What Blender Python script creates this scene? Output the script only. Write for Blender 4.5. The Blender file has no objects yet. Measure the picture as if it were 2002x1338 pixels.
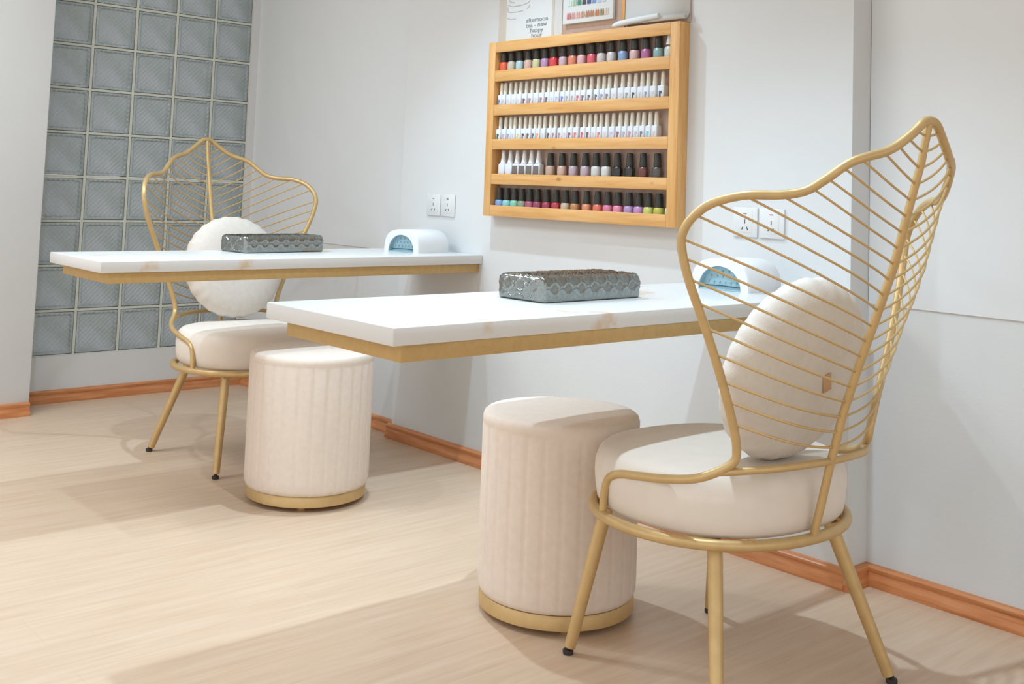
import bpy, bmesh, math, random
from mathutils import Vector, Matrix

random.seed(7)
SC = bpy.context.scene
COL = SC.collection
R = math.radians

# ------------------------------------------------------------------ camera
cam_data = bpy.data.cameras.new('camera')
cam = bpy.data.objects.new('camera', cam_data)
COL.objects.link(cam)
F_PX = 2144.011
cam_data.sensor_fit = 'HORIZONTAL'
cam_data.sensor_width = 36.0
cam_data.lens = F_PX / 2002.0 * 36.0
cam_data.shift_x = 0.0
cam_data.shift_y = -465.319 / 2002.0
cam_data.clip_start = 0.05
_f = Vector((-0.74889045, 0.65833645, 0.07586971))
_r = Vector((0.66185841, 0.74877526, 0.03576389))
_u = Vector((0.03326469, -0.07699824, 0.99647616))
CAM = Vector((5.03985, -2.70043, 1.02408))
cam.matrix_world = Matrix(((_r.x, _u.x, -_f.x, CAM.x), (_r.y, _u.y, -_f.y, CAM.y),
                           (_r.z, _u.z, -_f.z, CAM.z), (0, 0, 0, 1)))
SC.camera = cam

# ------------------------------------------------------------------ world, lamps, exposure
SC.view_settings.view_transform = 'Standard'
SC.view_settings.look = 'None'
SC.view_settings.exposure = -0.2
SC.view_settings.gamma = 1.0
SC.view_settings.use_curve_mapping = False
world = bpy.data.worlds.new('daylight')
SC.world = world
world.use_nodes = True
bg = world.node_tree.nodes['Background']
bg.inputs[0].default_value = (1.0, 0.975, 0.945, 1)
bg.inputs[1].default_value = 1.34


def spot(name, loc, power, radius=0.035, col=(0.66, 0.85, 1.0), ang=150, aim=(0, 0, -1)):
    d = bpy.data.lights.new(name, 'SPOT')
    d.energy = power
    d.color = col
    d.shadow_soft_size = radius
    d.spot_size = R(ang)
    d.spot_blend = 0.75
    o = bpy.data.objects.new(name, d)
    o.location = loc
    o.rotation_euler = Vector(aim).to_track_quat('-Z', 'Y').to_euler()
    COL.objects.link(o)
    return o


spot('ceiling_downlight', (2.05, -0.66, 2.44), 112, 0.025, ang=120, aim=(0.45, -0.60, -2.44))
spot('ceiling_downlight', (1.69, -1.72, 2.44), 46, 0.03, ang=140)
spot('ceiling_downlight', (3.44, -1.10, 2.44), 118, 0.025, ang=110, aim=(0.1, -0.2, -2.44))
spot('ceiling_downlight', (3.90, -3.20, 2.44), 30, 0.10, ang=150)


def panel(loc, power, size):  # rectangular area light serving as an unseen fill
    d = bpy.data.lights.new('added_fill_light', 'AREA')
    d.shape = 'RECTANGLE'
    d.size, d.size_y = size
    d.energy = power
    d.color = (0.90, 0.96, 1.0)
    o = bpy.data.objects.new('added_fill_light', d)
    o.location = loc
    COL.objects.link(o)
    return o


panel((1.15, -2.30, 2.57), 40, (1.2, 0.6))  # soft fill added out of view to brighten the left wall bay


# ------------------------------------------------------------------ materials
def srgb(r, g, b):
    def c(v):
        v /= 255.0
        return v / 12.92 if v <= 0.04045 else ((v + 0.055) / 1.055) ** 2.4
    return (c(r), c(g), c(b), 1)


class NT:
    def __init__(self, name):
        self.m = bpy.data.materials.new(name)
        self.m.use_nodes = True
        self.t = self.m.node_tree
        self.b = self.t.nodes['Principled BSDF']

    def n(self, typ, **kw):
        x = self.t.nodes.new(typ)
        for k, v in kw.items():
            if k.startswith('i_'):
                x.inputs[k[2:]].default_value = v
            else:
                setattr(x, k, v)
        return x

    def l(self, a, b):
        self.t.links.new(a, b)

    def coords(self, scale=(1, 1, 1)):
        tc = self.n('ShaderNodeTexCoord')
        mp = self.n('ShaderNodeMapping')
        mp.inputs['Scale'].default_value = scale
        self.l(tc.outputs['Object'], mp.inputs['Vector'])
        return mp.outputs['Vector']

    def noise(self, scale, detail=3, mscale=(1, 1, 1), rough=0.5):
        n = self.n('ShaderNodeTexNoise')
        n.inputs['Scale'].default_value = scale
        n.inputs['Detail'].default_value = detail
        n.inputs['Roughness'].default_value = rough
        self.l(self.coords(mscale), n.inputs['Vector'])
        return n.outputs['Fac']

    def ramp(self, fac, stops):
        r = self.n('ShaderNodeValToRGB')
        el = r.color_ramp.elements
        while len(el) < len(stops):
            el.new(0.5)
        for e, (p, c) in zip(el, stops):
            e.position = p
            e.color = c
        self.l(fac, r.inputs['Fac'])
        return r.outputs['Color']

    def bump(self, fac, strength=0.2, dist=0.002):
        b = self.n('ShaderNodeBump')
        b.inputs['Strength'].default_value = strength
        b.inputs['Distance'].default_value = dist
        self.l(fac, b.inputs['Height'])
        self.l(b.outputs['Normal'], self.b.inputs['Normal'])


def simple(name, col, rough=0.5, metal=0.0, spec=0.5, var=0.04, nscale=30, bump=0.0, bscale=200):
    k = NT(name)
    lo = tuple(max(0, c * (1 - var)) for c in col[:3]) + (1,)
    hi = tuple(min(1, c * (1 + var)) for c in col[:3]) + (1,)
    k.l(k.ramp(k.noise(nscale), [(0.3, lo), (0.7, hi)]), k.b.inputs['Base Color'])
    k.b.inputs['Roughness'].default_value = rough
    k.b.inputs['Metallic'].default_value = metal
    k.b.inputs['Specular IOR Level'].default_value = spec
    if bump:
        k.bump(k.noise(bscale, 2), bump, 0.001)
    return k.m


M = {}
M['wall'] = simple('wall_paint', srgb(213, 215, 216), 0.75, var=0.012, nscale=6, bump=0.25, bscale=120, spec=0.3)
M['ceiling'] = simple('ceiling_paint', srgb(225, 225, 222), 0.9, var=0.01)


def film():
    k = NT('glossy_wall_film')
    k.b.inputs['Base Color'].default_value = srgb(221, 224, 226)
    k.b.inputs['Roughness'].default_value = 0.3
    k.b.inputs['Specular IOR Level'].default_value = 0.4
    w = k.n('ShaderNodeTexWave', wave_type='BANDS', bands_direction='DIAGONAL')
    w.inputs['Scale'].default_value = 1.8
    w.inputs['Distortion'].default_value = 9
    w.inputs['Detail'].default_value = 2.5
    w.inputs['Detail Scale'].default_value = 1.6
    k.l(k.coords((1, 1, 1)), w.inputs['Vector'])
    k.bump(w.outputs['Fac'], 0.35, 0.004)
    return k.m


M['film'] = film()


def floor_mat():
    k = NT('oak_laminate')
    grain = k.noise(3.2, 6, (16, 0.9, 1), 0.62)
    base = k.ramp(grain, [(0.25, srgb(200, 172, 146)), (0.5, srgb(210, 185, 160)), (0.75, srgb(217, 196, 174))])
    br = k.n('ShaderNodeTexBrick')
    mp = k.n('ShaderNodeMapping')
    mp.inputs['Rotation'].default_value = (0, 0, R(90))
    tc = k.n('ShaderNodeTexCoord')
    k.l(tc.outputs['Object'], mp.inputs['Vector'])
    k.l(mp.outputs['Vector'], br.inputs['Vector'])
    br.inputs['Scale'].default_value = 1.0
    br.inputs['Brick Width'].default_value = 1.2
    br.inputs['Row Height'].default_value = 0.17
    br.inputs['Mortar Size'].default_value = 0.0008
    br.inputs['Color1'].default_value = (0.965, 0.96, 0.955, 1)
    br.inputs['Color2'].default_value = (1, 1, 1, 1)
    br.inputs['Mortar'].default_value = (0.92, 0.90, 0.88, 1)
    mx = k.n('ShaderNodeMix', data_type='RGBA', blend_type='MULTIPLY')
    mx.inputs[0].default_value = 1.0
    k.l(base, mx.inputs[6])
    k.l(br.outputs['Color'], mx.inputs[7])
    k.l(mx.outputs[2], k.b.inputs['Base Color'])
    k.b.inputs['Roughness'].default_value = 0.42
    k.bump(grain, 0.06, 0.001)
    return k.m


M['floor'] = floor_mat()


def wood(name, lo, mid, hi, axis, rough=0.45, knots=True, sc=5.0):
    k = NT(name)
    s = [14.0, 14.0, 14.0]
    s[axis] = 1.0
    g = k.noise(sc, 5, tuple(s), 0.6)
    c = k.ramp(g, [(0.3, lo), (0.52, mid), (0.75, hi)])
    if knots:
        v = k.n('ShaderNodeTexVoronoi')
        v.inputs['Scale'].default_value = 5.5
        s2 = [2.0, 2.0, 2.0]
        s2[axis] = 1.0
        k.l(k.coords(tuple(s2)), v.inputs['Vector'])
        kn = k.ramp(v.outputs['Distance'], [(0.03, (1, 1, 1, 1)), (0.1, (0, 0, 0, 1))])
        mx = k.n('ShaderNodeMix', data_type='RGBA')
        k.l(kn, mx.inputs[0])
        k.l(c, mx.inputs[6])
        mx.inputs[7].default_value = tuple(x * 0.6 for x in lo[:3]) + (1,)
        c = mx.outputs[2]
    k.l(c, k.b.inputs['Base Color'])
    k.b.inputs['Roughness'].default_value = rough
    return k.m


PINE = (srgb(203, 148, 84), srgb(217, 167, 104), srgb(224, 181, 124))
M['pine_x'] = wood('pine_grain_along', *PINE, 0)
M['pine_z'] = wood('pine_grain_upright', *PINE, 2)
SKIRT = (srgb(178, 108, 62), srgb(202, 134, 86), srgb(216, 154, 108))
M['skirt_x'] = wood('skirting_wood_along', *SKIRT, 0, 0.35, False)
M['skirt_y'] = wood('skirting_wood_across', *SKIRT, 1, 0.35, False)
M['gold'] = simple('brushed_gold_paint', srgb(203, 173, 122), 0.42, 0.45, 0.5, 0.05, 40)
M['gold_flat'] = simple('matt_gold_laminate', srgb(194, 162, 108), 0.6, 0.15, 0.4, 0.05, 60)
M['black_rubber'] = simple('dark_rubber', srgb(48, 42, 40), 0.6)
M['velvet'] = simple('cream_velvet', srgb(228, 215, 203), 0.9, 0, 0.25, 0.03, 60, 0.15, 500)
M['plush'] = simple('white_plush', srgb(216, 209, 201), 0.95, 0, 0.2, 0.03, 60, 0.5, 260)
M['seat'] = simple('pale_cream_leatherette', srgb(228, 219, 209), 0.55, 0, 0.4, 0.02, 25)
M['tag'] = simple('tan_cloth_tag', srgb(200, 160, 120), 0.8)
M['white_plastic'] = simple('white_plastic', srgb(228, 230, 232), 0.35, var=0.01)
M['socket_plastic'] = simple('socket_plastic', srgb(217, 218, 218), 0.4, var=0.01)
M['dark_hole'] = simple('socket_hole', srgb(40, 40, 44), 0.7)
M['red_led'] = simple('red_indicator', srgb(176, 90, 96), 0.5)
M['blue_liner'] = simple('blue_grey_liner', srgb(150, 184, 196), 0.3, 0.1, var=0.03)
M['teal_line'] = simple('teal_seam', srgb(40, 84, 96), 0.5)
M['cable'] = simple('tan_cable', srgb(176, 140, 112), 0.6)
M['mauve'] = simple('mauve_back_board', srgb(186, 164, 152), 0.8, var=0.05, nscale=80)
M['paper'] = simple('white_paper', srgb(216, 220, 222), 0.8, var=0.01)
M['paper2'] = simple('grey_paper', srgb(206, 206, 204), 0.8, var=0.01)
M['beige_paper'] = simple('beige_paper', srgb(200, 192, 182), 0.8, var=0.02)
M['ink'] = simple('grey_ink', srgb(128, 138, 142), 0.8)
M['line_ink'] = simple('pale_grey_ink', srgb(172, 180, 184), 0.8)
M['cap_black'] = simple('black_ribbed_cap', srgb(50, 50, 46), 0.45, var=0.1)
M['cap_cream'] = simple('cream_cap', srgb(226, 222, 208), 0.4, var=0.02)
M['cap_white'] = simple('white_cap', srgb(226, 228, 230), 0.35, var=0.01)
M['label_white'] = simple('white_label', srgb(214, 218, 224), 0.6, var=0.02)
M['label_dark'] = simple('dark_label', srgb(110, 100, 96), 0.6, var=0.15, nscale=300)


def marble():
    k = NT('white_marble_laminate')
    n1 = k.noise(2.4, 6, (1, 1, 1), 0.6)
    c = k.ramp(n1, [(0.0, srgb(217, 217, 216)), (0.60, srgb(217, 217, 216)), (0.645, srgb(208, 186, 160)), (0.69, srgb(217, 217, 216)), (1, srgb(215, 214, 212))])
    k.l(c, k.b.inputs['Base Color'])
    k.b.inputs['Roughness'].default_value = 0.3
    return k.m


M['marble'] = marble()


def silver():
    k = NT('silver_embossed_leatherette')
    n = k.noise(160, 3, (1, 1, 1), 0.6)
    k.l(k.ramp(n, [(0.3, srgb(138, 143, 140)), (0.7, srgb(154, 159, 158))]), k.b.inputs['Base Color'])
    k.b.inputs['Metallic'].default_value = 1.0
    k.b.inputs['Roughness'].default_value = 0.17
    k.bump(n, 0.02, 0.001)
    return k.m


M['silver'] = silver()


def glassblock():
    k = NT('patterned_block_glass')
    co = k.coords((1, 1, 1))
    sx = k.n('ShaderNodeSeparateXYZ')
    k.l(co, sx.inputs[0])
    def wave(sign):
        a = k.n('ShaderNodeMath', operation='MULTIPLY')
        k.l(sx.outputs['Z'], a.inputs[0])
        a.inputs[1].default_value = sign
        b = k.n('ShaderNodeMath', operation='ADD')
        k.l(sx.outputs['Y'], b.inputs[0])
        k.l(a.outputs[0], b.inputs[1])
        c = k.n('ShaderNodeMath', operation='MULTIPLY')
        k.l(b.outputs[0], c.inputs[0])
        c.inputs[1].default_value = 2 * math.pi / 0.022
        d = k.n('ShaderNodeMath', operation='SINE')
        k.l(c.outputs[0], d.inputs[0])
        return d.outputs[0]
    m = k.n('ShaderNodeMath', operation='ADD')
    k.l(wave(1.0), m.inputs[0])
    k.l(wave(-1.0), m.inputs[1])
    n = k.noise(7, 3)
    k.l(k.ramp(n, [(0.3, srgb(164, 178, 176)), (0.7, srgb(190, 198, 206))]), k.b.inputs['Base Color'])
    k.b.inputs['Roughness'].default_value = 0.22
    k.b.inputs['Transmission Weight'].default_value = 0.35
    k.b.inputs['IOR'].default_value = 1.45
    k.bump(m.outputs[0], 0.38, 0.002)
    return k.m


M['glassblock'] = glassblock()
M['mortar'] = simple('grey_mortar', srgb(202, 206, 196), 0.8, var=0.05, nscale=40)
M['block_edge'] = simple('dark_block_edge', srgb(128, 142, 134), 0.3)


def glitter(name, col):
    k = NT(name)
    v = k.n('ShaderNodeTexVoronoi')
    v.inputs['Scale'].default_value = 900
    k.l(k.coords(), v.inputs['Vector'])
    d = tuple(c * 0.75 for c in col[:3]) + (1,)
    k.l(k.ramp(v.outputs['Distance'], [(0.2, col), (0.7, d)]), k.b.inputs['Base Color'])
    k.b.inputs['Roughness'].default_value = 0.25
    k.b.inputs['Coat Weight'].default_value = 0.5
    return k.m


_pol = {}


def polish(rgb):
    if rgb not in _pol:
        _pol[rgb] = glitter('lacquer_%d' % len(_pol), srgb(*rgb))
    return _pol[rgb]


_ink = {}


def inkmat(rgb):
    if rgb not in _ink:
        _ink[rgb] = simple('print_ink_%d' % len(_ink), srgb(*rgb), 0.6)
    return _ink[rgb]


# ------------------------------------------------------------------ mesh helpers
def obj(name, bm, mat, parent=None, smooth=True, loc=None, angle=40):
    me = bpy.data.meshes.new(name)
    bmesh.ops.recalc_face_normals(bm, faces=bm.faces[:])
    bm.to_mesh(me)
    bm.free()
    if mat is not None:
        for m in (mat if isinstance(mat, (list, tuple)) else [mat]):
            me.materials.append(m)
    if smooth:
        for p in me.polygons:
            p.use_smooth = True
        me.set_sharp_from_angle(angle=R(angle))
    o = bpy.data.objects.new(name, me)
    COL.objects.link(o)
    if parent is not None:
        o.parent = parent
    if loc is not None:
        o.location = loc
    return o


def tag(o, label, cat, group=None):
    o['label'] = label
    o['category'] = cat
    if group:
        o['group'] = group
    return o


def thing(name, label, cat, loc=(0, 0, 0), rz=0.0, group=None):
    o = bpy.data.objects.new(name, None)
    o.empty_display_size = 0.1
    COL.objects.link(o)
    o.location = loc
    o.rotation_euler = (0, 0, rz)
    return tag(o, label, cat, group)


def struct(name, bm, mat, **kw):
    o = obj(name, bm, mat, **kw)
    o['kind'] = 'structure'
    return o


def add_box(bm, x0, x1, y0, y1, z0, z1, bev=0.0, seg=2, mi=0):
    vs = [bm.verts.new(p) for p in ((x0, y0, z0), (x1, y0, z0), (x1, y1, z0), (x0, y1, z0),
                                    (x0, y0, z1), (x1, y0, z1), (x1, y1, z1), (x0, y1, z1))]
    fs = [bm.faces.new([vs[i] for i in f]) for f in ((3, 2, 1, 0), (4, 5, 6, 7), (0, 1, 5, 4), (1, 2, 6, 5), (2, 3, 7, 6), (3, 0, 4, 7))]
    for f in fs:
        f.material_index = mi
    if bev:
        es = list({e for f in fs for e in f.edges})
        bmesh.ops.bevel(bm, geom=es, offset=bev, segments=seg, affect='EDGES', profile=0.5)
    return bm


def box(*a, **k):
    return add_box(bmesh.new(), *a, **k)


def add_tube(bm, pts, r, n=10, cap=True, closed=False, mi=0):
    """pts: list of Vector; r: number or list"""
    pts = [Vector(p) for p in pts]
    m = len(pts)
    rs = r if isinstance(r, (list, tuple)) else [r] * m
    rings = []
    prev = None
    for i, p in enumerate(pts):
        a = pts[(i - 1) % m] if (closed or i > 0) else pts[i]
        b = pts[(i + 1) % m] if (closed or i < m - 1) else pts[i]
        t = (b - a).normalized()
        if prev is None:
            up = Vector((0, 0, 1)) if abs(t.z) < 0.9 else Vector((1, 0, 0))
            nrm = (up - t * up.dot(t)).normalized()
        else:
            nrm = (prev - t * prev.dot(t)).normalized()
        prev = nrm
        bn = t.cross(nrm)
        rings.append([bm.verts.new(p + (nrm * math.cos(2 * math.pi * j / n) + bn * math.sin(2 * math.pi * j / n)) * rs[i]) for j in range(n)])
    cnt = m if closed else m - 1
    for i in range(cnt):
        A, B = rings[i], rings[(i + 1) % m]
        for j in range(n):
            f = bm.faces.new((A[j], A[(j + 1) % n], B[(j + 1) % n], B[j]))
            f.material_index = mi
    if cap and not closed:
        bm.faces.new(rings[0][::-1]).material_index = mi
        bm.faces.new(rings[-1]).material_index = mi
    return bm


def tube(pts, r, n=10, **k):
    return add_tube(bmesh.new(), pts, r, n, **k)


def add_lathe(bm, prof, n=32, c=(0, 0, 0), sx=1.0, sy=1.0, shape=None, mi=0):
    """prof: (r, z) from bottom to top, closed with caps; shape(theta) scales the radius"""
    rings = []
    for r, z in prof:
        ring = []
        for j in range(n):
            t = 2 * math.pi * j / n
            s = shape(t, z) if shape else 1.0
            ring.append(bm.verts.new((c[0] + r * s * sx * math.cos(t), c[1] + r * s * sy * math.sin(t), c[2] + z)))
        rings.append(ring)
    for A, B in zip(rings, rings[1:]):
        for j in range(n):
            bm.faces.new((A[j], A[(j + 1) % n], B[(j + 1) % n], B[j])).material_index = mi
    bm.faces.new(rings[0][::-1]).material_index = mi
    bm.faces.new(rings[-1]).material_index = mi
    return bm


def lathe(prof, n=32, **k):
    return add_lathe(bmesh.new(), prof, n, **k)


def add_prism(bm, poly, axis, a, b, mi=0):
    """poly of (u,v) extruded along axis from a to b. axis 0: (u,v)=(y,z); 1: (x,z); 2: (x,y)"""
    def P(u, v, w):
        return ((w, u, v), (u, w, v), (u, v, w))[axis]
    A = [bm.verts.new(P(u, v, a)) for u, v in poly]
    B = [bm.verts.new(P(u, v, b)) for u, v in poly]
    n = len(poly)
    bm.faces.new(A).material_index = mi
    bm.faces.new(B[::-1]).material_index = mi
    for i in range(n):
        bm.faces.new((A[i], B[i], B[(i + 1) % n], A[(i + 1) % n])).material_index = mi
    return bm


def spline(P, n=6):
    """Catmull-Rom through points (tuples of any dimension)"""
    P = [Vector(p) for p in P]
    Q = [P[0] * 2 - P[1]] + P + [P[-1] * 2 - P[-2]]
    out = []
    for i in range(1, len(Q) - 2):
        a, b, c, d = Q[i - 1:i + 3]
        for k in range(n):
            t = k / n
            out.append(0.5 * (b * 2 + (c - a) * t + (a * 2 - b * 5 + c * 4 - d) * t * t + (b * 3 - a - c * 3 + d) * t ** 3))
    out.append(P[-1].copy())
    return out


def copy_tree(o, parent=None):
    c = o.copy()
    COL.objects.link(c)
    if parent is not None:
        c.parent = parent
    for ch in list(o.children):
        copy_tree(ch, c)
    return c


# ------------------------------------------------------------------ the room
D1 = 0.0444          # front of the middle wall panel, y = -D1
D2 = 0.0487          # right recess, y = +D2
PX0, PX1 = 1.352, 3.420
TOP = 2.6
struct('floor', box(-0.3, 9.0, -7.0, 0.35, -0.05, 0.0), M['floor'], smooth=False)
struct('ceiling', box(-0.3, 7.0, -3.9, 0.35, TOP, TOP + 0.05), M['ceiling'], smooth=False)

# left wall with an opening for the glass blocks
GY1 = -0.042
GY0 = GY1 - 1.0
GZ0 = 0.2027
GROWS = 10
GZ1 = GZ0 + 0.2 * GROWS
b = bmesh.new()
add_box(b, -0.15, 0, -3.9, 0.35, -0.05, GZ0)
add_box(b, -0.15, 0, -3.9, GY0, GZ0, TOP)
add_box(b, -0.15, 0, GY1, 0.35, GZ0, TOP)
add_box(b, -0.15, 0, GY0, GY1, GZ1, TOP)
struct('wall_left', b, M['wall'], smooth=False)
b = box(0.0, 0.213, -3.9, -1.092, 0, TOP, bev=0.006)
struct('wall_left_pillar', b, M['wall'], smooth=True)
# right wall: recess left, panel, recess right
b = bmesh.new()
add_box(b, 0, PX0, 0.0, 0.3, 0, TOP)
add_box(b, PX0, PX1, -D1, 0.3, 0, TOP)
add_box(b, PX1, 9.0, D2, 0.3, 0, TOP)
struct('wall_right', b, M['wall'], smooth=False)

# film sheets on the two recessed wall bays
struct('trim_1', box(0.0, PX0 - 0.002, -0.004, 0.002, 0.742, TOP - 0.01), M['film'], smooth=False)
struct('trim_2', box(PX1 + 0.002, 8.9, D2 - 0.004, D2 + 0.002, 0.742, TOP - 0.01), M['film'], smooth=False)

# baseboards: moulded profile (depth from the wall, height)
BBP = [(0, 0), (0.020, 0), (0.0215, 0.006), (0.020, 0.016), (0.0145, 0.028), (0.0125, 0.036), (0.0165, 0.044), (0.0165, 0.049), (0.011, 0.054), (0, 0.056)]


def baseboard_bm(p0, p1, nrm):
    bm = bmesh.new()
    p0, p1, nrm = Vector(p0), Vector(p1), Vector(nrm)
    A = [bm.verts.new(p0 + nrm * d + Vector((0, 0, z))) for d, z in BBP]
    B = [bm.verts.new(p1 + nrm * d + Vector((0, 0, z))) for d, z in BBP]
    bm.faces.new(A)
    bm.faces.new(B[::-1])
    n = len(A)
    for i in range(n):
        bm.faces.new((A[i], B[i], B[(i + 1) % n], A[(i + 1) % n]))
    return bm


struct('baseboard_left', baseboard_bm((0, -1.09, 0), (0, 0, 0), (1, 0, 0)), M['skirt_y'])
struct('baseboard_pillar', baseboard_bm((0.213, -3.89, 0), (0.213, -1.093, 0), (1, 0, 0)), M['skirt_y'])
struct('baseboard_corner', baseboard_bm((0.02, 0, 0), (PX0, 0, 0), (0, -1, 0)), M['skirt_x'])
struct('baseboard_middle', baseboard_bm((PX0 - 0.018, -D1, 0), (PX1 + 0.0, -D1, 0), (0, -1, 0)), M['skirt_x'])
struct('baseboard_return', baseboard_bm((PX1, -D1 - 0.018, 0), (PX1, D2, 0), (1, 0, 0)), M['skirt_y'])
struct('baseboard_right', baseboard_bm((PX1 + 0.001, D2, 0), (8.9, D2, 0), (0, -1, 0)), M['skirt_x'])

# glass block window: mortar grid with one block per opening
b = bmesh.new()
for i in range(6):
    y = GY0 + 0.2 * i
    add_box(b, -0.085, -0.006, max(GY0, y - 0.006), min(GY1, y + 0.006), GZ0, GZ1)
for j in range(GROWS + 1):
    z = GZ0 + 0.2 * j
    add_box(b, -0.085, -0.007, GY0, GY1, max(GZ0, z - 0.0055), min(GZ1, z + 0.0055))
win = struct('window_1', b, M['mortar'], smooth=False)


def block_bm():
    """pressed glass block, 0.19 square: raised rounded rim, dished patterned face"""
    bm = bmesh.new()
    def sq(h, x, r, n=5):
        out = []
        for cx, cy, a0 in ((h - r, h - r, 0), (-h + r, h - r, 90), (-h + r, -h + r, 180), (h - r, -h + r, 270)):
            for k in range(n):
                a = R(a0 + 90 * k / (n - 1))
                out.append(bm.verts.new((x, cx + r * math.cos(a), cy + r * math.sin(a))))
        return out
    rings = [sq(0.0935, -0.072, 0.004), sq(0.0935, -0.012, 0.004), sq(0.0915, -0.006, 0.006), sq(0.086, -0.004, 0.008),
             sq(0.081, -0.006, 0.012), sq(0.078, -0.0105, 0.014), sq(0.074, -0.0105, 0.014)]
    n = len(rings[0])
    for k, (A, B) in enumerate(zip(rings, rings[1:])):
        for j in range(n):
            f = bm.faces.new((A[j], A[(j + 1) % n], B[(j + 1) % n], B[j]))
            f.material_index = 1 if k in (0, 1) else 0
    bm.faces.new(rings[0][::-1])
    bm.faces.new(rings[-1])
    return bm


blk = obj('glass_block', block_bm(), [M['glassblock'], M['block_edge']], win)
for i in range(5):
    for j in range(GROWS):
        o = blk if i == j == 0 else blk.copy()
        if o is not blk:
            COL.objects.link(o)
        o.location = (0, GY0 + 0.1 + 0.2 * i, GZ0 + 0.1 + 0.2 * j)

# ------------------------------------------------------------------ manicure tables (fixed to the wall panel)
def make_table(x0, x1, y0, label):
    t = thing('manicure_table', label, 'table', ((x0 + x1) / 2, -D1, 0), 0)
    cx = (x0 + x1) / 2
    obj('tabletop', box(x0 - cx, x1 - cx, y0 + D1, -0.0005, 0.736, 0.769, bev=0.0025), M['marble'], t)
    obj('base_frame', box(x0 + 0.035 - cx, x1 - 0.016 - cx, y0 + D1 + 0.03, -0.0005, 0.703, 0.7355, bev=0.003), M['gold_flat'], t)
    return t


make_table(1.4604, 1.8830, -1.4750, 'white marble topped wall table farther from the camera, in front of the glass blocks')
make_table(2.9839, 3.4372, -1.5512, 'white marble topped wall table nearest the camera, beside the near gold chair')

# ------------------------------------------------------------------ stools
def make_stool(x, y, H, label, rr=0.2):
    t = thing('round_stool', label, 'stool', (x, y, 0), R(9))
    prof = [(0.183, 0.046), (0.194, 0.05), (0.199, 0.062), (0.2, 0.09), (0.2, 0.2), (0.2, H - 0.034), (0.1985, H - 0.030), (0.1998, H - 0.026), (0.1996, H - 0.016),
            (0.1965, H - 0.007), (0.190, H - 0.002), (0.17, H + 0.001), (0.08, H + 0.003), (0.01, H + 0.003)]
    def ch(t_, z):
        if 0.055 < z < H - 0.032:
            return 1.0 - 0.009 * max(0.0, abs(math.cos(14 * t_)) ** 24)
        return 1.0
    prof = [(r_ * rr / 0.2, z_) for r_, z_ in prof]
    obj('upholstery', lathe(prof, 224, shape=ch), M['velvet'], t, angle=60)
    obj('base_band', lathe([(0.186, 0.013), (0.1905, 0.015), (0.1905, 0.042), (0.187, 0.047)], 96), M['gold'], t)
    for k in range(4):
        a = R(45 + 90 * k)
        obj('foot', lathe([(0.011, 0), (0.0125, 0.003), (0.0125, 0.013)], 16, c=(0.155 * math.cos(a), 0.155 * math.sin(a), 0)), M['gold'], t)
    return t


make_stool(1.881, -0.756, 0.472, 'round cream upholstered stool half under the farther table, left of the two stools')
make_stool(3.050, -0.750, 0.476, 'round cream channel-tufted stool touching the seat of the nearest gold chair', 0.195)

# ------------------------------------------------------------------ leaf-back chairs (front faces local +x)
LEAF = [(0.0, 1.178), (0.020, 1.173), (0.046, 1.152), (0.08, 1.127), (0.106, 1.113), (0.135, 1.104), (0.166, 1.090), (0.197, 1.059), (0.222, 1.037), (0.255, 1.028),
        (0.300, 1.025), (0.335, 1.008), (0.354, 0.978), (0.360, 0.945), (0.355, 0.912), (0.338, 0.857), (0.303, 0.776), (0.265, 0.685), (0.230, 0.598), (0.212, 0.540), (0.214, 0.508)]
ZS = [0.343, 0.433, 0.503, 0.608, 0.693, 0.777, 0.829, 0.89, 0.974, 1.024, 1.073, 1.117, 1.154, 1.185]
XS = [-0.252, -0.276, -0.293, -0.322, -0.353, -0.384, -0.407, -0.429, -0.452, -0.467, -0.482, -0.493, -0.501, -0.507]


def interp(z):
    if z <= ZS[0]:
        return XS[0]
    for a, b_, c, d in zip(ZS, ZS[1:], XS, XS[1:]):
        if z <= b_:
            return c + (d - c) * (z - a) / (b_ - a)
    return XS[-1]


def surf(l, z, side):
    return Vector((interp(z) - 0.10 * l + 2.0 * l * l, side * l, z))


RING_A, RING_B, RING_E, RING_Z = 0.252, 0.280, 2.15, 0.343


def superell(a, b_, e, n, z):
    out = []
    for i in range(n):
        t = 2 * math.pi * i / n
        c, s = math.cos(t), math.sin(t)
        out.append((a * math.copysign(abs(c) ** (2 / e), c), b_ * math.copysign(abs(s) ** (2 / e), s), z))
    return out


RIB_ENDS = [(0.040, 1.159), (0.061, 1.145), (0.079, 1.128), (0.106, 1.113), (0.147, 1.099), (0.175, 1.083), (0.195, 1.062), (0.214, 1.043), (0.254, 1.028), (0.300, 1.025), (0.333, 1.010),
            (0.350, 0.985), (0.360, 0.940), (0.354, 0.905), (0.341, 0.865), (0.322, 0.820), (0.302, 0.773), (0.281, 0.724), (0.259, 0.671), (0.243, 0.632), (0.226, 0.588)]


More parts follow.
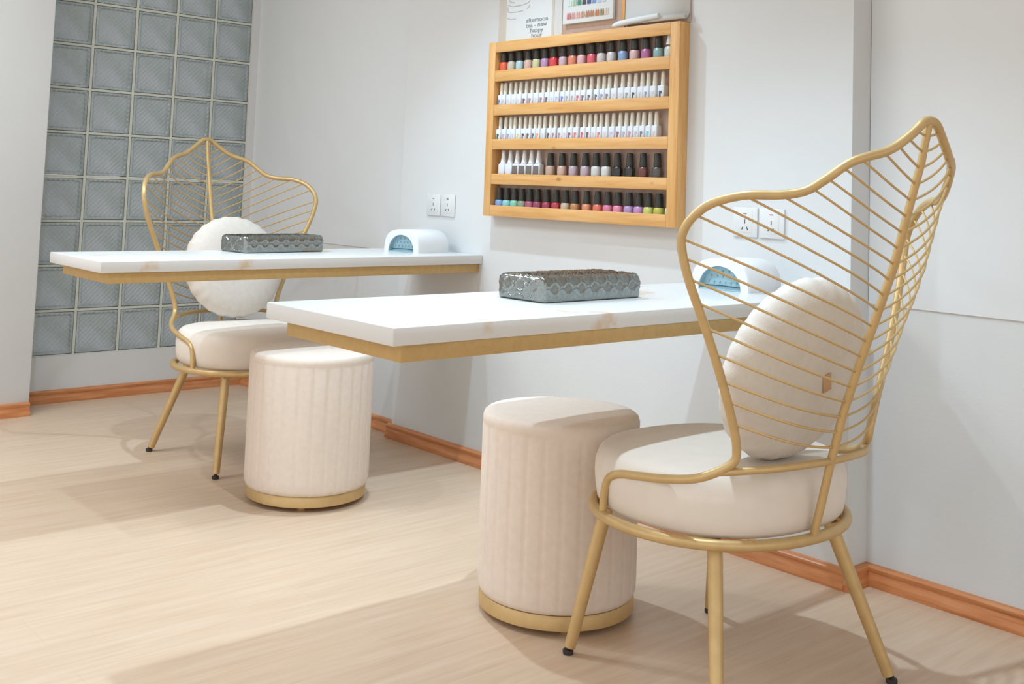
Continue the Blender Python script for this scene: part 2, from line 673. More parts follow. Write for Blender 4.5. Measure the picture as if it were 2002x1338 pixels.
def make_chair(label):
    t = thing('leaf_back_chair', label, 'chair', (0, 0, 0), 0, 'gold leaf-back chairs')
    obj('seat_ring', tube(superell(RING_A, RING_B, RING_E, 96, RING_Z), 0.0115, 12, closed=True), M['gold'], t)
    # seat cushion
    bm = bmesh.new()
    rings = []
    prof = [(0.90, 0.350), (0.955, 0.352), (0.985, 0.362), (1.0, 0.385), (1.01, 0.415), (1.005, 0.440), (0.975, 0.461), (0.93, 0.471), (0.83, 0.477), (0.6, 0.481), (0.3, 0.483), (0.05, 0.484)]
    for s, z in prof:
        rings.append([bm.verts.new(p) for p in superell((RING_A - 0.008) * s, (RING_B - 0.012) * s, 2.35, 72, z)])
    for A, B in zip(rings, rings[1:]):
        for j in range(72):
            bm.faces.new((A[j], A[(j + 1) % 72], B[(j + 1) % 72], B[j]))
    bm.faces.new(rings[0][::-1])
    bm.faces.new(rings[-1])
    obj('seat_cushion', bm, M['seat'], t, angle=60)
    # legs with screw glides
    for fx, sx, tx, ty, bx, by in ((1, 1, 0.164, 0.178, 0.228, 0.226), (1, -1, 0.164, 0.178, 0.228, 0.226), (-1, 1, 0.152, 0.177, 0.253, 0.270), (-1, -1, 0.152, 0.177, 0.253, 0.270)):
        top = Vector((fx * tx, sx * ty, 0.338))
        bot = Vector((fx * bx, sx * by, 0.0))
        d = (bot - top)
        e = top + d * ((0.338 - 0.016) / 0.338)
        s = top + d * 0.0
        lg = obj('leg', tube([s, s + (e - s) * 0.5, e], [0.0155, 0.0145, 0.0128], 16), M['gold'], t)
        obj('leg_glide', lathe([(0.008, 0.0), (0.0115, 0.001), (0.0125, 0.006), (0.0115, 0.010), (0.005, 0.011), (0.005, 0.0165)], 16, c=(bot.x, bot.y, 0)), M['black_rubber'], lg)
        # small mounting plate under the ring
        obj('leg_plate', box(top.x - 0.03, top.x + 0.03, top.y - 0.022, top.y + 0.022, 0.328, 0.332, bev=0.0015), M['gold'], lg)
    # two seat supports under the cushion, on which the legs stand
    for sy in (-1, 1):
        obj('seat_support', tube([(-0.205, sy * 0.177, RING_Z - 0.004), (0.205, sy * 0.177, RING_Z - 0.004)], 0.008, 10), M['gold'], t)
    # outline of the leaf, with its arm run down to the ring
    half = []
    for side in (1, -1):
        pts = [surf(l, z, side) for l, z in LEAF]
        pts += [Vector((-0.175, side * 0.246, 0.476)), Vector((-0.105, side * 0.262, 0.459)), Vector((-0.02, side * 0.268, 0.447)), Vector((0.035, side * 0.267, 0.438)),
                Vector((0.068, side * 0.266, 0.420)), Vector((0.080, side * 0.266, 0.385)), Vector((0.082, side * 0.266, 0.348))]
        half.append(spline(pts, 5))
    outline = half[0][::-1] + half[1][1:]
    obj('back_frame', tube(outline, 0.0088, 12), M['gold'], t)
    obj('center_stem', tube([(interp(z), 0, z) for z in [0.343, 0.42, 0.5, 0.6, 0.7, 0.8, 0.9, 1.0, 1.1, 1.176]], [0.0085] * 7 + [0.008, 0.0075, 0.007], 12), M['gold'], t)
    hoop = spline([(-0.205, -0.228, 0.490), (-0.245, -0.185, 0.497), (-0.278, -0.115, 0.502), (-0.293, 0, 0.504), (-0.278, 0.115, 0.502), (-0.245, 0.185, 0.497), (-0.205, 0.228, 0.490)], 6)
    obj('back_hoop', tube(hoop, 0.0075, 10), M['gold'], t)
    # ribs: where each meets the outline (l, z), evenly spaced along the stem
    for k, (ol, oz) in enumerate(RIB_ENDS):
        zs = 1.149 - k * 0.0308
        for side in (1, -1):
            pts = []
            for i in range(13):
                q = i / 12
                sag = -0.010 * math.sin(math.pi * q) * min(1, ol / 0.2)
                pts.append(surf(ol * q, zs + (oz - zs) * q + sag, side))
            obj('rib', tube(pts, 0.0026, 6), M['gold'], t)
    return t


far_chair = make_chair('gold leaf-back chair with cream seat standing before the glass block window, facing the camera')
near_chair = copy_tree(far_chair)
near_chair['label'] = 'gold leaf-back chair with cream seat nearest the camera, seen from behind at the right'
far_chair.location = (1.318, -0.669, 0)
far_chair.rotation_euler = (0, 0, -0.036)
near_chair.location = (3.510, -0.710, 0)
near_chair.rotation_euler = (0, 0, 3.060)


# ------------------------------------------------------------------ round plush cushions leaning on the chair backs
def cushion_bm(rad=0.198, th=0.062):
    bm = bmesh.new()
    n, m = 120, 15
    rings = []
    for i in range(-m, m + 1):
        a = (math.pi / 2) * i / m
        rr = math.cos(a) ** 0.55 if abs(i) < m else 0.0
        h = math.sin(a) * th
        if abs(i) == m:
            rings.append([bm.verts.new((h, 0, 0))])
            continue
        ring = []
        for j in range(n):
            t_ = 2 * math.pi * j / n
            w = 1 + 0.009 * max(0, (rr - 0.55) / 0.45) * math.cos(26 * t_)
            ring.append(bm.verts.new((h * (1 - 0.1 * (1 - rr) ** 2), rad * rr * w * math.cos(t_), rad * rr * w * math.sin(t_))))
        rings.append(ring)
    for A, B in zip(rings, rings[1:]):
        if len(A) == 1:
            for j in range(n):
                bm.faces.new((A[0], B[j], B[(j + 1) % n]))
        elif len(B) == 1:
            for j in range(n):
                bm.faces.new((A[j], A[(j + 1) % n], B[0]))
        else:
            for j in range(n):
                bm.faces.new((A[j], A[(j + 1) % n], B[(j + 1) % n], B[j]))
    return bm


def place_cushion(chair, lx, ly, lz, tilt, label, with_tag):
    o = obj('round_cushion', cushion_bm(), M['plush'], angle=80)
    tag(o, label, 'cushion', 'round white chair cushions')
    rz = chair.rotation_euler[2]
    m = Matrix.Translation(chair.location) @ Matrix.Rotation(rz, 4, 'Z') @ Matrix.Translation((lx, ly, lz)) @ Matrix.Rotation(tilt, 4, 'Y')
    o.matrix_world = m
    if with_tag:
        c = obj('cloth_tag', box(-0.0665, -0.0645, -0.012, 0.012, -0.024, 0.016, bev=0.0008), M['tag'], o)
        c.location = (0.003, -0.03, 0.0)
        c.rotation_euler = (R(-22), 0, 0)
    return o


place_cushion(far_chair, -0.205, 0.005, 0.679, R(-17), 'round white plush cushion on the far chair, half hidden by the farther table', False)
place_cushion(near_chair, -0.205, 0.008, 0.672, R(-17), 'round white plush cushion seen through the back of the nearest chair', True)


# ------------------------------------------------------------------ silver arm-rest cushions
def armrest_bm(L=0.335, W=0.155, H=0.058):
    bm = bmesh.new()
    hw, r = W / 2, 0.017
    # cross-section (x,z) of a rounded slab, sampled evenly by arc length
    base = []
    for cx, cz, a0 in ((hw - 0.006, 0.006, -90), (hw - r, H - r, 0), (-hw + r, H - r, 90), (-hw + 0.006, 0.006, 180)):
        rad = r if cz > 0.01 else 0.006
        for k in range(7):
            a = R(a0 + 15 * k)
            base.append(Vector((cx + rad * math.cos(a), cz + rad * math.sin(a), 0)))
    base.append(base[0].copy())
    acc = [0.0]
    for p, q in zip(base, base[1:]):
        acc.append(acc[-1] + (q - p).length)
    NS, NY = 150, 130
    cs = []
    for i in range(NS):
        s = acc[-1] * i / NS
        for k in range(len(acc) - 1):
            if s <= acc[k + 1]:
                q = (s - acc[k]) / max(1e-9, acc[k + 1] - acc[k])
                cs.append((base[k] + (base[k + 1] - base[k]) * q, s))
                break
    def ridge(y, s):
        p = 0.044
        u = 2 * math.pi * y / p
        v = 2 * math.pi * s / (p * 0.82)
        h = math.cos(u) + math.cos(v)
        g = math.cos(u * 0.5 + v * 0.5) * math.cos(u * 0.5 - v * 0.5)
        return 0.0026 * math.exp(-((abs(h) - 0.26) / 0.15) ** 2)
    rings = []
    ey = 0.012
    for j in range(NY + 1):
        # ends rounded in plan
        y = -L / 2 + L * j / NY
        d = min(y + L / 2, L / 2 - y)
        k = 1.0
        if d < ey:
            k = 1 - (1 - math.sqrt(max(0.0, 1 - ((ey - d) / ey) ** 2))) * 0.2
        ring = []
        for p, s in cs:
            c = Vector((0, H * 0.45, 0))
            q = c + (p - c) * k
            nrm = (p - c)
            if nrm.length > 0:
                nrm.normalize()
            amp = ridge(y, s) if (p.y > 0.011 and k > 0.85) else 0.0
            q = q + nrm * amp
            ring.append(bm.verts.new((q.x, y, max(0.0, q.y))))
        rings.append(ring)
    for A, B in zip(rings, rings[1:]):
        for i in range(NS):
            bm.faces.new((A[i], A[(i + 1) % NS], B[(i + 1) % NS], B[i]))
    # ends: fan of rings inward, embossed with the same lattice
    for R0, sgn in ((rings[0], -1), (rings[-1], 1)):
        prevr = R0
        c0 = Vector((0, 0, H * 0.45))
        for st in range(1, 22):
            k = 1 - st / 22
            cur = []
            for vtx in R0:
                q = Vector((vtx.co.x * k, 0, c0.z + (vtx.co.z - c0.z) * k))
                h = math.cos(2 * math.pi * q.x / 0.044) + math.cos(2 * math.pi * q.z / 0.036)
                a = 0.0022 * math.exp(-((abs(h) - 0.26) / 0.15) ** 2) if st > 1 else 0.0
                cur.append(bm.verts.new((q.x, vtx.co.y + sgn * a, max(0.0, q.z))))
            for i in range(NS):
                bm.faces.new((prevr[i], prevr[(i + 1) % NS], cur[(i + 1) % NS], cur[i]))
            prevr = cur
        bm.faces.new(prevr)
    return bm


ar = obj('armrest_cushion', armrest_bm(), M['silver'], loc=(1.5485, -0.735, 0.7692), angle=70)
ar.rotation_euler = (0, 0, R(6.0))
tag(ar, 'silver embossed hand-rest cushion on the farther marble table', 'cushion', 'silver hand-rest cushions')
ar2 = copy_tree(ar)
ar2.location = (3.165, -0.845, 0.7692)
ar2.rotation_euler = (0, 0, R(1.4))
ar2['label'] = 'silver embossed hand-rest cushion on the nearer marble table'


# ------------------------------------------------------------------ nail lamps: white arched body, blue-grey mouth
def arch(w, h, n=24, e=2.4):
    out = []
    for i in range(n + 1):
        t_ = math.pi * i / n
        c, s = math.cos(t_), math.sin(t_)
        out.append((w / 2 * math.copysign(abs(c) ** (2 / e), c), h * abs(s) ** (2 / e)))
    return out


def make_lamp(loc, rz, label):
    t = thing('nail_lamp', label, 'nail lamp', loc, rz, 'nail curing lamps')
    bm = bmesh.new()
    dep = 0.165
    n = 24
    outer = arch(0.188, 0.084, n, 3.0)
    inner = arch(0.136, 0.064, n, 2.1)
    secs = [[bm.verts.new((x * k, y, z * k)) for x, z in outer] for y, k in ((dep, 0.93), (dep - 0.01, 1.0), (0.012, 1.0), (0.003, 0.985), (0.0, 0.96))]
    mouth = [bm.verts.new((x, 0.0, z)) for x, z in inner]
    deep = [bm.verts.new((x * 0.97, 0.10, z * 0.97)) for x, z in inner]
    seq = secs + [mouth, deep]
    for A, B in zip(seq, seq[1:]):
        for i in range(n):
            f = bm.faces.new((A[i], A[i + 1], B[i + 1], B[i]))
    bm.faces.new(secs[0][::-1])
    bm.faces.new(deep)
    obj('housing', bm, M['white_plastic'], t, angle=50)
    bm = bmesh.new()
    li = arch(0.1345, 0.0632, n, 2.1)
    A = [bm.verts.new((x, 0.004, z)) for x, z in li]
    B = [bm.verts.new((x * 0.98, 0.016, z * 0.98)) for x, z in li]
    for i in range(n):
        bm.faces.new((A[i], A[i + 1], B[i + 1], B[i]))
    bm.faces.new(B)
    obj('liner', bm, M['blue_liner'], t, angle=50)
    obj('base_plate', box(-0.066, 0.066, 0.003, 0.016, 0.0, 0.0035, bev=0.001), M['blue_liner'], t)
    obj('seam', tube([(-0.063, 0.0145, 0.0105), (0, 0.0145, 0.012), (0.063, 0.0145, 0.0105)], 0.0011, 6), M['teal_line'], t)
    led = bmesh.new()
    for row, (zz, xs) in enumerate(((0.022, (-0.045, -0.027, -0.009, 0.009, 0.027, 0.045)), (0.037, (-0.036, -0.018, 0, 0.018, 0.036)), (0.05, (-0.02, 0, 0.02)))):
        for x in xs:
            bmesh.ops.create_icosphere(led, subdivisions=1, radius=0.0030, matrix=Matrix.Translation((x, 0.0145, zz)))
    obj('led_bead', led, M['blue_liner'], t)['label'] = 'rows of small bead-like bulbs in the mouth'
    return t


make_lamp((1.678, -0.272, 0.769), R(8), 'white arched nail curing lamp by the wall on the farther table')
lamp2 = make_lamp((3.188, -0.310, 0.769), R(3), 'white arched nail curing lamp by the wall on the nearer table')
obj('power_cord', tube(spline([(0.07, 0.165, 0.004), (0.10, 0.19, 0.003), (0.15, 0.20, 0.003), (0.205, 0.185, 0.003)], 6), 0.0022, 8), M['cable'], lamp2)


# ------------------------------------------------------------------ wall sockets
def make_socket(x, z, label, led_red):
    t = thing('wall_socket', label, 'socket', (x, -D1, z), 0)
    obj('plate', box(-0.043, 0.043, -0.006, -0.0002, -0.043, 0.043, bev=0.0025), M['socket_plastic'], t)
    obj('rocker', box(-0.026, 0.026, -0.0066, -0.006, -0.030, 0.033, bev=0.0004), M['socket_plastic'], t)
    obj('indicator', box(-0.006, 0.006, -0.0072, -0.0065, 0.024, 0.0265), M['red_led'] if led_red else M['dark_hole'], t)
    obj('pin_slot', box(-0.0012, 0.0012, -0.0072, -0.0065, -0.004, 0.008), M['dark_hole'], t)
    for s in (-1, 1):
        p = obj('pin_slot', box(-0.0014, 0.0014, -0.0006, 0.0004, -0.0045, 0.0045), M['dark_hole'], t)
        p.location = (s * 0.0085, -0.0067, -0.0175)
        p.rotation_euler = (0, R(-30 * s), 0)
    return t


make_socket(1.577, 0.9455, 'white wall socket above the farther table, left one of its pair', False)
make_socket(1.667, 0.9455, 'white wall socket above the farther table, right one of its pair', False)
make_socket(3.076, 0.9475, 'white wall socket above the nearer table, left one of its pair', True)
make_socket(3.168, 0.9475, 'white wall socket above the nearer table, right one of its pair', True)

# ------------------------------------------------------------------ polish rack
SX0, SX1, SZ0, SZ1 = 1.9335, 2.8481, 0.9183, 1.5580
YF, YB = -0.0928, -D1 - 0.0003
rack = thing('polish_rack', 'pine wall rack of five narrow shelves full of nail polish', 'rack', ((SX0 + SX1) / 2, -D1, SZ0), 0)
RX = (SX0 + SX1) / 2


def rb(name, x0, x1, y0, y1, z0, z1, mat, bev=0.0015):
    return obj(name, box(x0 - RX, x1 - RX, y0 + D1, y1 + D1, z0 - SZ0, z1 - SZ0, bev=bev), mat, rack)


rb('side_panel', SX0, SX0 + 0.038, YF, YB, SZ0, SZ1, M['pine_z'])
rb('side_panel', SX1 - 0.038, SX1, YF, YB, SZ0, SZ1, M['pine_z'])
RAILS = [(SZ0, 0.958), (1.034, 1.072), (1.161, 1.199), (1.286, 1.325), (1.411, 1.4515), (1.519, SZ1)]
for a, b_ in RAILS:
    rb('front_rail', SX0 + 0.0382, SX1 - 0.0382, YF, YF + 0.009, a, b_, M['pine_x'])
BASE = [1.442, 1.3155, 1.189, 1.0625, 0.936]      # bottle standing heights, top shelf first
for zb in BASE:
    rb('shelf_board', SX0 + 0.0382, SX1 - 0.0382, YF + 0.0092, YB - 0.0045, zb - 0.012, zb, M['pine_x'])
rb('top_board', SX0 + 0.0382, SX1 - 0.0382, YF + 0.0092, YB - 0.0045, SZ1 - 0.014, SZ1, M['pine_x'])
rb('back_panel', SX0 + 0.0382, SX1 - 0.0382, YB - 0.004, YB, SZ0 + 0.002, SZ1 - 0.002, M['mauve'], 0)

# bottles -----------------------------------------------------------
BY = -0.0665


def superring(bm, a, b_, e, z, n=28, c=(0, 0)):
    return [bm.verts.new((c[0] + p[0], c[1] + p[1], p[2])) for p in superell(a, b_, e, n, z)]


def loft(secs, n=28):
    """secs: (a,b,e,z)"""
    bm = bmesh.new()
    rs = [superring(bm, a, b_, e, z, n) for a, b_, e, z in secs]
    for A, B in zip(rs, rs[1:]):
        for j in range(n):
            bm.faces.new((A[j], A[(j + 1) % n], B[(j + 1) % n], B[j]))
    bm.faces.new(rs[0][::-1])
    bm.faces.new(rs[-1])
    return bm


def mesh_of(bm, name, mat, angle=45):
    o = obj(name, bm, mat, angle=angle)
    me = o.data
    bpy.data.objects.remove(o)
    return me


RB = 0.0135
body_round = loft([(0.0165, 0.0115, 2.3, 0), (0.0175, 0.0125, 2.3, 0.002), (0.0182, RB, 2.3, 0.014), (0.0187, RB, 2.3, 0.030), (0.0182, RB - 0.0005, 2.3, 0.036), (0.0165, 0.012, 2.2, 0.0405), (0.0095, 0.0095, 2, 0.0425)])
ME_ROUND = mesh_of(body_round, 'nail_polish', None)
ME_CAPB = mesh_of(loft([(0.0128, 0.0118, 2, 0.0425), (0.0132, 0.012, 2, 0.044), (0.0125, 0.0115, 2, 0.062), (0.0105, 0.0105, 2, 0.084), (0.0098, 0.0098, 2, 0.0855)]), 'cap', M['cap_black'])
ME_BOX = mesh_of(loft([(0.0128, 0.0125, 6, 0), (0.0138, 0.0132, 6, 0.0015), (0.0138, 0.0132, 6, 0.043), (0.0125, 0.012, 5, 0.0462), (0.0085, 0.0085, 2, 0.0475)]), 'gel_polish', M['label_white'])
ME_CAPC = mesh_of(loft([(0.0078, 0.0078, 2, 0.0475), (0.0080, 0.0080, 2, 0.049), (0.0070, 0.0070, 2, 0.078), (0.0064, 0.0064, 2, 0.0895), (0.005, 0.005, 2, 0.0915)]), 'cap', M['cap_cream'])
ME_SQ = mesh_of(loft([(0.0165, 0.0125, 5, 0), (0.0175, 0.0132, 5, 0.002), (0.0175, 0.0132, 5, 0.042), (0.016, 0.012, 4, 0.047), (0.0105, 0.0095, 2, 0.0495)]), 'base_coat', M['label_white'])
ME_CAPW = mesh_of(loft([(0.0125, 0.0115, 2, 0.0495), (0.0122, 0.0112, 2, 0.052), (0.0090, 0.0088, 2, 0.066), (0.0070, 0.0070, 2, 0.080), (0.0066, 0.0066, 2, 0.094), (0.0055, 0.0055, 2, 0.0955)]), 'cap', M['cap_white'])

ORD = ['first', 'second', 'third', 'fourth', 'fifth', 'sixth', 'seventh', 'eighth', 'ninth', 'tenth', 'eleventh', 'twelfth', 'thirteenth', 'fourteenth', 'fifteenth',
       'sixteenth', 'seventeenth', 'eighteenth', 'nineteenth', 'twentieth', 'twenty-first', 'twenty-second', 'twenty-third', 'twenty-fourth', 'twenty-fifth',
       'twenty-sixth', 'twenty-seventh', 'twenty-eighth', 'twenty-ninth', 'thirtieth']
SHELF = ['top shelf', 'second shelf', 'middle shelf', 'fourth shelf', 'bottom shelf']
_mats_me = {}


def body_mesh(me, mat, key):
    k = (me.name, key)
    if k not in _mats_me:
        m = me.copy()
        m.materials.clear()
        m.materials.append(mat)
        _mats_me[k] = m
    return _mats_me[k]


def bottle(name, body, capme, x, row, label, cat, group, capz=0.0):
    o = bpy.data.objects.new(name, body)
    COL.objects.link(o)
    o.location = (x, BY + random.uniform(-0.0006, 0.0006), BASE[row] + 0.0004)
    o.rotation_euler = (0, 0, R(random.uniform(-4, 4)))
    tag(o, label, cat, group)
    c = bpy.data.objects.new('cap', capme)
    COL.objects.link(c)
    c.parent = o
    return o


def dx(xs, shift):
    return [x + shift for x in xs]


# the listed x were read on the plane y=-0.063
ROW1 = [(1.993, (236, 98, 62), 'orange red'), (2.035, (206, 196, 176), 'pale beige'), (2.081, (178, 208, 214), 'pale aqua'), (2.127, (216, 178, 166), 'dusty pink'), (2.171, (206, 206, 158), 'pale olive yellow'),
        (2.215, (186, 146, 190), 'lilac'), (2.259, (222, 56, 60), 'bright red'), (2.307, (204, 172, 184), 'mauve pink'), (2.353, (226, 134, 104), 'coral orange'), (2.397, (222, 178, 182), 'rose pink'),
        (2.444, (226, 92, 108), 'hot coral pink'), (2.490, (208, 200, 198), 'milky white'), (2.536, (212, 206, 204), 'pearl white'), (2.588, (132, 164, 208), 'sky blue'), (2.639, (218, 178, 178), 'blush pink'),
        (2.688, (178, 102, 152), 'violet pink'), (2.740, (142, 176, 178), 'teal grey')]
for i, (x, c, nm) in enumerate(ROW1):
    bottle('nail_polish', body_mesh(ME_ROUND, polish(c), c), ME_CAPB, x, 0, '%s nail polish with black cap, %s from the left on the top shelf' % (nm, ORD[i]), 'nail polish', 'black-capped polishes on the top shelf')
bottle('nail_polish', body_mesh(ME_ROUND, polish((206, 214, 206)), 'clr'), ME_CAPW, 2.787, 0, 'pale clear nail polish with white cap at the right end of the top shelf', 'nail polish', 'polishes on the top shelf')

R2X = [1.986, 2.008, 2.036, 2.064, 2.092, 2.122, 2.153, 2.182, 2.212, 2.241, 2.2655, 2.290, 2.318, 2.342, 2.368, 2.394, 2.419, 2.449, 2.481, 2.507, 2.532, 2.561, 2.592, 2.621, 2.649, 2.677, 2.703, 2.730, 2.7635]
R2C = [(110, 112, 150), (196, 180, 206), (204, 206, 214), (204, 208, 212), (200, 206, 212), (120, 82, 96), (166, 124, 132), (204, 206, 212), (166, 122, 150), (110, 88, 92), (204, 206, 210), (166, 186, 222), (104, 124, 190), (166, 162, 166), (172, 164, 166),
       (206, 92, 104), (136, 100, 112), (118, 98, 108), (118, 104, 110), (128, 150, 196), (134, 124, 128), (200, 204, 210), (206, 206, 212), (140, 150, 154), (72, 76, 82), (196, 198, 204), (140, 146, 180), (200, 204, 210), (84, 86, 94)]
R3X = [1.986, 2.016, 2.043, 2.067, 2.095, 2.123, 2.150, 2.177, 2.199, 2.225, 2.255, 2.279, 2.310, 2.335, 2.361, 2.389, 2.422, 2.448, 2.474, 2.499, 2.526, 2.555, 2.586, 2.612, 2.637, 2.664, 2.688, 2.715, 2.740]
R3C = [(62, 96, 84), (190, 166, 188), (140, 170, 212), (198, 200, 210), (206, 204, 150), (84, 66, 62), (116, 80, 84), (90, 104, 140), (232, 138, 100), (202, 202, 210), (86, 80, 72), (178, 116, 156), (176, 136, 160), (202, 202, 210), (128, 84, 98),
       (220, 120, 110), (212, 96, 110), (110, 84, 92), (204, 198, 204), (216, 126, 116), (204, 206, 210), (192, 190, 216), (150, 96, 108), (170, 170, 196), (190, 140, 154), (180, 186, 194), (116, 116, 130), (104, 186, 214), (204, 196, 198)]


def colour_word(c):
    r, g, b_ = c
    mx, mn = max(c), min(c)
    if mx - mn < 22:
        return 'black' if mx < 100 else ('grey' if mx < 185 else 'plain pale')
    if r == mx:
        if b_ > g + 16:
            return 'plum' if mx < 150 else ('mauve' if mx < 200 else 'pink red')
        if g - b_ > 30:
            return 'orange' if r - g > 50 else 'yellow'
        return 'maroon' if mx < 150 else ('dusty rose' if mx < 210 else 'red')
    if g == mx:
        return 'dark green' if mx < 120 else 'green'
    return 'violet' if r > g + 8 else ('navy blue' if mx < 160 else 'light blue')


me_mark = mesh_of(box(-0.0052, 0.0012, -0.0137, -0.0129, 0.008, 0.030), 'colour_mark', None)
bmk = bmesh.new()
add_box(bmk, -0.0058, 0.0008, -0.0139, -0.0130, 0.0075, 0.029)
add_box(bmk, 0.0008, 0.0052, -0.0139, -0.0130, 0.0205, 0.028)
me_mark = mesh_of(bmk, 'colour_mark', None)
for row, xs, cs in ((1, R2X, R2C), (2, R3X, R3C)):
    for i, (x, c) in enumerate(zip(xs, cs)):
        o = bottle('gel_polish', ME_BOX, ME_CAPC, x, row, 'cream-capped gel polish with %s mark, %s from left on the %s' % (colour_word(c), ORD[i], SHELF[row]), 'gel polish', 'cream-capped gel polishes on the %s' % SHELF[row])
        # bodies wider than the spacing would touch: narrow each to the gap it has
        gl = x - xs[i - 1] if i else 0.03
        gr = xs[i + 1] - x if i < len(xs) - 1 else 0.03
        k = min(1.0, (min(gl, gr) - 0.0006) / 0.0276)
        o.scale = (k, 1, 1)
        o.children[0].scale = (1 / k, 1, 1)
        o.rotation_euler = (0, 0, 0)
        m = bpy.data.objects.new('colour_mark', body_mesh(me_mark, inkmat(c), c))
        COL.objects.link(m)
        m.parent = o

R4W = [2.010, 2.0475, 2.085, 2.1225, 2.160, 2.1975]
for i, x in enumerate(R4W):
    o = bottle('base_coat', ME_SQ, ME_CAPW, x, 3, 'white-capped square bottle%s, %s from left on the fourth shelf' % (' with dark printed label' if i > 1 else '', ORD[i]), 'nail polish', 'white bottles on the fourth shelf')
    o.rotation_euler = (0, 0, 0)
    if i > 1:
        obj('printed_label', box(-0.013, 0.013, -0.0140, -0.0133, 0.004, 0.040, bev=0.0006), M['label_dark'], o)
ROW4 = [(2.259, (196, 168, 150), 'glittery beige'), (2.317, (204, 172, 158), 'glittery peach'), (2.373, (186, 168, 178), 'glittery lilac grey'), (2.429, (188, 170, 180), 'glittery lavender'), (2.479, (212, 212, 212), 'white'),
        (2.526, (216, 216, 214), 'opaque white'), (2.577, (24, 22, 22), 'black'), (2.631, (38, 34, 32), 'dark charcoal'), (2.689, (104, 52, 44), 'brown red'), (2.748, (78, 70, 66), 'dark grey')]
for i, (x, c, nm) in enumerate(ROW4):
    bottle('nail_polish', body_mesh(ME_ROUND, polish(c), c), ME_CAPB, x, 3, '%s nail polish, %s of the black-capped bottles on the fourth shelf' % (nm, ORD[i]), 'nail polish', 'black-capped polishes on the fourth shelf')
ROW5 = [(1.9935, (126, 168, 214), 'light blue'), (2.0345, (142, 206, 210), 'aqua'), (2.076, (136, 206, 178), 'mint green'), (2.117, (150, 158, 132), 'sage'), (2.158, (176, 88, 122), 'berry'), (2.199, (152, 62, 92), 'plum'),
        (2.245, (166, 54, 76), 'wine red'), (2.293, (182, 48, 62), 'crimson'), (2.340, (204, 184, 156), 'champagne'), (2.386, (196, 134, 82), 'copper'), (2.441, (226, 142, 104), 'peach orange'), (2.493, (228, 112, 90), 'coral'),
        (2.539, (222, 124, 160), 'candy pink'), (2.584, (232, 138, 170), 'bubblegum pink'), (2.632, (178, 146, 196), 'lavender'), (2.674, (196, 140, 196), 'orchid'), (2.716, (204, 206, 112), 'lemon lime'), (2.758, (192, 188, 76), 'yellow green')]
for i, (x, c, nm) in enumerate(ROW5):
    bottle('nail_polish', body_mesh(ME_ROUND, polish(c), c), ME_CAPB, x, 4, '%s nail polish with black cap, %s from the left on the bottom shelf' % (nm, ORD[i]), 'nail polish', 'black-capped polishes on the bottom shelf')
ob = bottle('nail_polish', body_mesh(ME_ROUND, polish((206, 216, 190)), 'pg'), ME_CAPB, 2.7985, 4, 'pale green nail polish at the right end of the bottom shelf, mostly hidden', 'nail polish', 'polishes on the bottom shelf')
ob.scale = (0.5, 1, 0.99)

# ------------------------------------------------------------------ pinboard and papers above the rack
PB0, PB1 = 1.9365, 2.853
pb = thing('pinboard', 'mauve board fixed to the wall above the polish rack', 'board', ((PB0 + PB1) / 2, -D1, 1.5585), 0)
PC = (PB0 + PB1) / 2
obj('board_panel', box(PB0 - PC, PB1 - PC, -0.006, -0.0002, 0.0003, 0.62, bev=0.001), M['mauve'], pb)
obj('wood_strip', box(2.5625 - PC, 2.5785 - PC, -0.010, -0.0062, 0.0003, 0.62, bev=0.001), M['pine_z'], pb)
YP = -D1 - 0.0065
post = thing('text_poster', 'white cafe poster with grey lettering and cup drawing, left end above the rack', 'poster', (1.9365, YP, 1.5588), 0)
obj('backing_card', box(0.0005, 0.341, -0.0015, 0, 0, 0.60), M['paper2'], post, smooth=False)
obj('border', box(0.001, 0.0445, -0.0022, -0.0016, 0, 0.60), M['beige_paper'], post, smooth=False)
obj('border', box(0.290, 0.302, -0.0022, -0.0016, 0, 0.60), M['beige_paper'], post, smooth=False)
obj('poster_sheet', box(0.0445, 0.290, -0.0026, -0.0016, 0, 0.60), M['paper'], post, smooth=False)


def text_obj(s, size, x, z, parent, mat, y=-0.0030, name='lettering'):
    cu = bpy.data.curves.new('txt', 'FONT')
    cu.body = s
    cu.size = size
    cu.align_x = 'CENTER'
    cu.extrude = 0.0002
    cu.offset = 0.0002
    o = bpy.data.objects.new('txt', cu)
    COL.objects.link(o)
    dg = bpy.context.evaluated_depsgraph_get()
    me = bpy.data.meshes.new_from_object(o.evaluated_get(dg))
    bpy.data.objects.remove(o)
    me.materials.clear()
    me.materials.append(mat)
    t = bpy.data.objects.new(name, me)
    COL.objects.link(t)
    t.parent = parent
    t.location = (x, y, z)
    t.rotation_euler = (R(90), 0, 0)
    t.scale = (1.3, 1, 1)
    return t


text_obj('afternoon', 0.0225, 0.213, 0.0660, post, M['ink'])
text_obj('tea - new', 0.0225, 0.210, 0.0470, post, M['ink'])
text_obj('happy', 0.0225, 0.212, 0.0280, post, M['ink'])
text_obj('hour', 0.0225, 0.212, 0.0090, post, M['ink'])
dr = bmesh.new()
for pts in ([(0.050, 0.141), (0.075, 0.134), (0.115, 0.133), (0.150, 0.137), (0.174, 0.146)], [(0.050, 0.134), (0.052, 0.116)], [(0.050, 0.116), (0.075, 0.112), (0.11, 0.111), (0.135, 0.113)], [(0.172, 0.132), (0.166, 0.122), (0.155, 0.118)],
            [(0.056, 0.165), (0.064, 0.152), (0.09, 0.146)], [(0.048, 0.092), (0.07, 0.086), (0.095, 0.086)]):
    add_tube(dr, [Vector((p[0], -0.0028, p[1])) for p in spline([(a, c_, 0) for a, c_ in pts], 5)], 0.0013, 6)
obj('cup_drawing', dr, M['line_ink'], post)

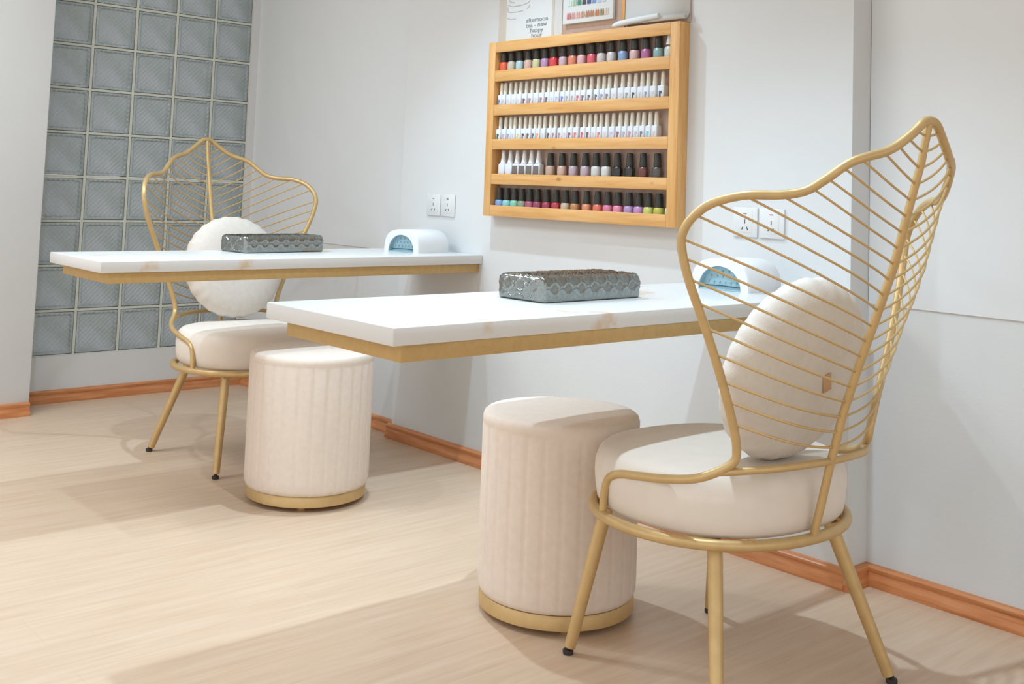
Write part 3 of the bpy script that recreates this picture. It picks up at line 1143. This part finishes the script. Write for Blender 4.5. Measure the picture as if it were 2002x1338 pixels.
chart = thing('colour_chart', 'white card with rows of coloured nail tips on the mauve board', 'chart', (2.2925, -D1 - 0.0072, 1.5985), 0)
obj('chart_card', box(0, 0.2405, -0.012, 0, 0, 0.22, bev=0.001), M['paper'], chart)
ROWA = [(206, 124, 122), (198, 150, 146), (214, 168, 158), (190, 150, 128), (176, 134, 106), (178, 124, 92), (186, 128, 92), (150, 138, 104), (204, 188, 170)]
ROWB = [(206, 220, 218), (166, 196, 168), (74, 138, 118), (78, 78, 90), (74, 92, 136), (122, 154, 200), (184, 204, 220), (196, 204, 214)]
ROWC = [(222, 180, 190), (214, 150, 170), (190, 90, 110), (150, 60, 80), (120, 60, 90), (160, 120, 170), (196, 170, 206), (210, 200, 220)]
tip = mesh_of(loft([(0.0046, 0.0012, 2.2, 0), (0.0050, 0.0016, 2.2, 0.006), (0.0042, 0.0014, 2.2, 0.016), (0.0020, 0.0008, 2, 0.022)], 12), 'nail_tip', None)
for z0, row, x0, st in ((0.016, ROWA, 0.031, 0.0228), (0.061, ROWB, 0.034, 0.0236), (0.106, ROWC, 0.034, 0.0236)):
    for i, c in enumerate(row):
        for s in (-0.0048, 0.0048):
            o = bpy.data.objects.new('nail_tip', body_mesh(tip, inkmat(c), c))
            COL.objects.link(o)
            o.parent = chart
            o.location = (x0 + i * st + s, -0.0128, z0)

# white sheet with a curled lower edge, right end of the board
bm = bmesh.new()
prof = [(0.0, 0.24), (-0.001, 0.05), (-0.003, 0.032), (-0.012, 0.016), (-0.022, 0.010), (-0.026, 0.016), (-0.023, 0.024), (-0.015, 0.026)]
ps = spline([(p[0], p[1], 0) for p in prof], 6)
A = [bm.verts.new((0.001, p.x, p.y)) for p in ps]
B = [bm.verts.new((0.2745, p.x, p.y)) for p in ps]
for i in range(len(ps) - 1):
    bm.faces.new((A[i], B[i], B[i + 1], A[i + 1]))
sh = obj('paper_sheet', bm, M['paper2'], loc=(2.5785, -D1 - 0.0072, 1.5585))
sol = sh.modifiers.new('thick', 'SOLIDIFY')
sol.thickness = 0.0006
tag(sh, 'blank pale sheet with curled lower edge at the right end above the rack', 'paper')
rl = tube([(0, 0, 0), (0.012, 0, 0.002), (0.03, 0, 0.005), (0.12, 0, 0.012), (0.2, 0, 0.0165)], [0.0045, 0.008, 0.0098, 0.0095, 0.009], 16)
ro = obj('paper_roll', rl, M['paper'], loc=(2.552, -0.082, 1.5685))
tag(ro, 'slim white rolled paper with pointed end lying on the rack top', 'paper roll')
